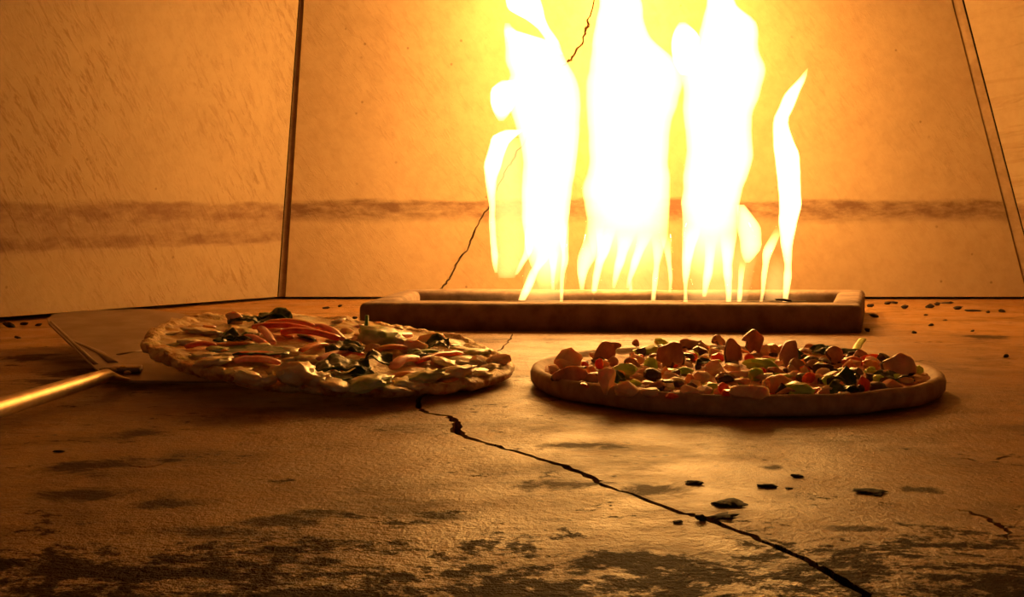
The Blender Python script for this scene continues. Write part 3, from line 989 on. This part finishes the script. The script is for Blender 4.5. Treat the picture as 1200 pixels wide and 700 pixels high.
U = lambda *a, **k: put(*a[:5], thin_pizza, surf_l, rl, **k)
for px, py, ww, hh, mm in [
        (236, 392, 40, 8, 'lump'), (270, 396, 32, 7, 'lump'), (222, 404, 26, 8, 'lump'), (284, 397, 36, 14, 'lump'), (316, 388, 26, 12, 'lump'), (250, 430, 40, 12, 'lump'), (266, 424, 26, 12, 'lump'),
        (290, 450, 34, 17, 'lump'), (312, 452, 26, 14, 'lump'), (348, 452, 42, 30, 'lump'), (372, 452, 34, 18, 'lump'), (328, 440, 30, 15, 'lump'), (276, 440, 30, 10, 'lump'), (395, 458, 36, 12, 'lump'),
        (306, 412, 24, 11, 'lump'), (336, 416, 30, 10, 'lump'), (430, 458, 50, 18, 'lumpgreen'), (447, 408, 50, 26, 'lumpgreen'), (498, 452, 46, 18, 'lumpgreen'), (530, 446, 46, 18, 'lump'), (552, 442, 40, 14, 'lump'),
        (480, 456, 34, 10, 'lump'), (545, 428, 32, 10, 'lump'), (560, 416, 30, 8, 'lumpgreen'), (520, 430, 28, 10, 'lump'), (366, 426, 34, 10, 'lump'), (396, 402, 26, 8, 'lump'), (575, 434, 24, 9, 'lump'),
        (418, 456, 30, 9, 'lumpgreen'), (460, 459, 36, 8, 'lump'), (256, 412, 24, 7, 'lumpgreen'), (240, 420, 30, 8, 'lump')]:
    U('lump', px, py, ww, hh, mats=mm)
for px, py, ww, hh, mm in [
        (274, 380, 24, 16, 'chunk'), (436, 416, 26, 17, 'chunk'), (484, 416, 36, 20, 'chunk'), (505, 406, 36, 18, 'chunk'), (523, 408, 20, 13, 'chunk'), (560, 430, 36, 15, 'chunk'),
        (585, 432, 32, 20, 'chunk'), (392, 420, 20, 12, 'chunk_orange'), (416, 404, 18, 10, 'chunk'), (530, 418, 26, 10, 'chunk'), (404, 392, 22, 9, 'chunk')]:
    U('chunk', px, py, ww, hh, mats=mm, cuts=5)
for nm, a, b, hw, ht, mm, arch, lift in [
        ('red_pepper_strip', (218, 411), (252, 410), 7, 4, 'red', .002, .001), ('red_pepper_strip', (248, 410), (292, 408), 6, 3, 'orange', .002, .001),
        ('red_pepper_strip', (296, 392), (378, 400), 8, 5, 'red', .004, .003), ('red_pepper_strip', (330, 400), (398, 408), 8, 5, 'red', .003, .005), ('red_pepper_strip', (312, 390), (372, 396), 6, 4, 'orange', .004, .006),
        ('onion_strip', (300, 388), (320, 408), 5, 4, 'pink', .003, .002), ('red_pepper_strip', (270, 424), (328, 423), 6, 4, 'red', .002, .002), ('onion_strip', (275, 431), (328, 433), 8, 5, 'pink', .003, .002),
        ('red_pepper_strip', (352, 418), (384, 410), 6, 3, 'orange', .003, .002), ('onion_strip', (364, 392), (402, 408), 6, 5, 'pink', .005, .003), ('onion_strip', (372, 430), (412, 420), 6, 4, 'pink', .002, .003),
        ('red_pepper_strip', (456, 410), (480, 402), 7, 5, 'red', .002, .004), ('red_pepper_strip', (438, 418), (476, 416), 6, 4, 'orange', .002, .003), ('red_pepper_strip', (488, 430), (540, 420), 6, 4, 'red', .002, .002),
        ('onion_strip', (460, 438), (488, 428), 8, 6, 'pink', .003, .002), ('red_pepper_strip', (460, 448), (494, 447), 6, 4, 'orange', .002, .002), ('onion_strip', (286, 404), (310, 410), 5, 4, 'pink', .002, .003),
        ('pepper_stalk', (484, 423), (514, 420), 4, 3, 'green_stick', .002, .003), ('red_pepper_strip', (395, 425), (425, 420), 5, 3, 'red', .002, .002), ('red_pepper_strip', (520, 452), (545, 448), 4, 3, 'orange', .001, .001)]:
    put_strip(nm, a, b, hw, ht, thin_pizza, surf_l, rl, mm, arch=arch, lift=lift)
for px, py, ww, hh, ang, ti in [
        (286, 384, 38, 10, .3, .3), (322, 381, 42, 13, -.2, .5), (316, 384, 34, 9, .5, .4), (271, 404, 22, 12, .2, .3), (285, 406, 24, 10, -.2, .4), (293, 420, 92, 7, .0, .4), (404, 420, 46, 15, .3, .5), (406, 441, 60, 15, .5, .6),
        (440, 434, 40, 16, -.1, .6), (513, 414, 28, 15, .2, .7), (384, 440, 30, 10, .4, .5), (422, 448, 34, 8, .1, .5), (490, 424, 26, 8, .2, .5), (402, 452, 26, 7, -.2, .3)]:
    U('leaf', px, py, ww, hh, ang=ang, tilt=ti, wd=ww * 0.00045 + 0.013, lift=0.003)
for i in range(50):
    a, q = rl.uniform(0, 2 * math.pi), math.sqrt(rl.random()) * LR * .90
    x, y = LC.x + math.cos(a) * q, LC.y + math.sin(a) * q
    p = Vector((x, y, surf_l(x, y)))
    ww, hh = rl.uniform(.008, .018), rl.uniform(.002, .0045)
    nm, mm, ct = rl.choice([('cheese_lump', 'lump', 0), ('cheese_lump', 'lump', 0), ('cheese_lump', 'cheese', 0), ('cheese_lump', 'lumpgreen', 0), ('onion_strip', 'pink', 5), ('red_pepper_piece', 'orange', 5), ('leaf_piece', 'spinach', 2)])
    build(nm, chunk(p, ww, hh, rl, d_=ww * 1.1, cuts=ct, sub=2, rough=.45, freq=2.4), mm, thin_pizza)
p = at_surf(430, 404, surf_l)
build('pepper_stalk', tube([p, p + Vector((-.0004, 0, .012)), p + Vector((0.0002, 0, .0245))], [.0020, .0018, .0015], 8), 'green_stick', thin_pizza)

# ------------------------------------------------------------------ pizza peel
def bplane(x, y):
    return 0.006 + 0.07 * (y - 0.97) - 0.03 * (x + 0.30)


peel_o = at_surf(135, 438, bplane)
peel = empty('pizza_peel', (peel_o.x, peel_o.y, peel_o.z))
tag(peel, 'flat metal pizza peel with a thin round handle, slid under the golden pizza', 'peel')
bl = [(150, 446), (128, 441), (112, 432), (57, 379), (55.5, 374), (63, 368), (95, 364.5), (170, 362), (216, 368), (262, 385), (320, 425), (300, 446), (220, 447)]
bm = bmesh.new()
tp = [at_surf(a, b, bplane) for a, b in bl]
va = [bm.verts.new(q) for q in tp]; vb = [bm.verts.new(q - Vector((0, 0, .0016))) for q in tp]
bm.faces.new(va); bm.faces.new(vb[::-1])
for i in range(len(tp)):
    bm.faces.new((va[i], vb[i], vb[(i + 1) % len(tp)], va[(i + 1) % len(tp)]))
build('blade', bm, 'blade', peel, smooth=False)


def ridge(pxs, r0, r1, nm):
    pts = [at_surf(a, b, bplane) + Vector((0, 0, .0002)) for a, b in pxs]
    n = len(pts)
    build(nm, tube(pts, [r0 + (r1 - r0) * i / (n - 1) for i in range(n)], 8, [(1.6, 0.55)] * n), 'blade', peel)


ridge([(80, 397), (100, 406), (118, 414), (132, 425)], .0008, .0028, 'stiffening_rib')
ridge([(138, 416), (156, 412.5), (176, 410)], .0013, .0010, 'stiffening_rib')
ridge([(60, 377), (85, 401), (112, 427)], .0008, .0014, 'folded_edge')
J = at_z(122, 441, 0.0150)
H = at_y(0, 478, 0.765)
dv = (H - J)
pts = [J + dv * t for t in (-0.20, -0.12, -0.03, 0.1, 0.5, 1.0, 2.2, 4.0)]
pts[0].z -= .006; pts[1].z -= .0035
rod_r = [.0042, .0046, .0050, .0052, .0057, .0062, .0068, .0072]
build('handle', tube(pts, rod_r, 20, [(1.7, .35), (1.4, .6), (1.05, .95), (1, 1), (1, 1), (1, 1), (1, 1), (1, 1)]), 'rod', peel)
q = at_surf(140, 436, bplane)
bm = prism([(q.x - .014, q.y - .008), (q.x + .018, q.y - .006), (q.x + .014, q.y + .016), (q.x - .006, q.y + .02)], q.z + .0005, q.z + .004, .0012, 2)
build('bracket', bm, 'blade', peel)
for a, b in ((133, 434), (144, 431), (149, 437)):
    c = at_surf(a, b, lambda x, y: bplane(x, y) + .004)
    bm = bmesh.new()
    bmesh.ops.create_uvsphere(bm, u_segments=10, v_segments=6, radius=.0028, matrix=Matrix.Translation(c) @ Matrix.Diagonal((1, 1, .6, 1)))
    build('rivet', bm, 'rod', peel)

# ------------------------------------------------------------------ charred crumbs on the deck
rc = random.Random(9)
big = [(899, 571, 22, 7), (852, 591, 42, 6), (823, 610, 15, 9), (845, 606, 32, 4), (813, 567, 22, 5), (934, 559, 15, 4), (1018, 577, 36, 5), (1030, 581, 14, 3), (795, 613, 12, 5), (925, 573, 9, 3)]
BIGLAB = {(899, 571): 'thick angular charred crumb off by itself on the deck near the crack', (852, 591): 'longest flat charred crumb, lying alongside the crack', (823, 610): 'charred crumb lodged right in the long crack',
          (845, 606): 'thin charred sliver touching the crumb lodged in the crack', (1018, 577): 'broad flat charred crumb farthest from the crack, beside a small one', (1030, 581): 'small charred crumb beside the broad flat one far from the crack'}
for px, py, ww, hh in big:
    p = at_z(px, py)
    s = px2m(p)
    o = build('charred_crumb', chunk(p, ww * s, hh * s * .7, rc, d_=ww * s * .9, cuts=3, rough=.7, sub=3, wob=0.03), 'char')
    tag(o, BIGLAB.get((px, py), 'flat charred crumb lying on the deck near the long crack'), 'crumb', 'charred crumbs by the crack')
small = [(1060, 362, 10, 5), (1024, 372, 12, 5), (1040, 357, 8, 4), (1090, 361, 14, 5), (1098, 358, 9, 4), (1122, 363, 14, 4), (1140, 365, 24, 3), (1174, 366, 9, 4), (1158, 367, 6, 3), (1085, 370, 5, 3),
         (1071, 391, 6, 4), (1092, 382, 7, 3), (1016, 389, 8, 5), (1179, 419, 8, 5), (1108, 376, 6, 2), (1020, 360, 10, 4), (1140, 389, 5, 3), (1048, 356, 10, 3), (1110, 356, 16, 3)]
for px, py, ww, hh in small:
    p = at_z(px, py)
    s = px2m(p)
    o = build('charred_crumb', chunk(p, ww * s, hh * s, rc, cuts=4, rough=.5, sub=2), 'char')
    tag(o, 'tiny charred crumb on the bare deck beside the end of the burner tray', 'crumb', 'crumbs past the end of the tray')
for px, py, ww, hh in [(404, 388, 14, 5), (415, 392, 8, 5), (383, 380, 7, 3), (398, 378, 6, 3), (372, 384, 9, 3), (412, 384, 10, 6), (382, 362, 9, 3), (398, 360, 6, 3), (416, 374, 6, 4)]:
    p = at_z(px, py)
    s = px2m(p)
    o = build('charred_crumb', chunk(p, ww * s, hh * s, rc, cuts=4, rough=.5, sub=2), 'char')
    tag(o, 'tiny charred crumb between the golden pizza and the burner tray', 'crumb', 'crumbs behind the golden pizza')
for px, py, ww, hh in [(10, 384, 16, 7), (28, 381, 10, 4), (45, 382, 8, 3), (20, 397, 10, 3), (70, 530, 14, 3)]:
    p = at_z(px, py)
    s = px2m(p)
    o = build('charred_crumb', chunk(p, ww * s, hh * s, rc, cuts=4, rough=.5, sub=2), 'char')
    tag(o, 'charred crumb on the deck beside the peel blade and handle', 'crumb', 'crumbs beside the peel')
p = at_z(917, 354, RH)
s = px2m(p)
o = build('charred_flake', chunk(Vector((p.x, p.y, RH + .0005)), 24 * s, 3.5 * s, rc, d_=.012, cuts=3, rough=.4, sub=2), 'char')
tag(o, 'thin black flake lying on the front rim of the burner tray', 'flake')
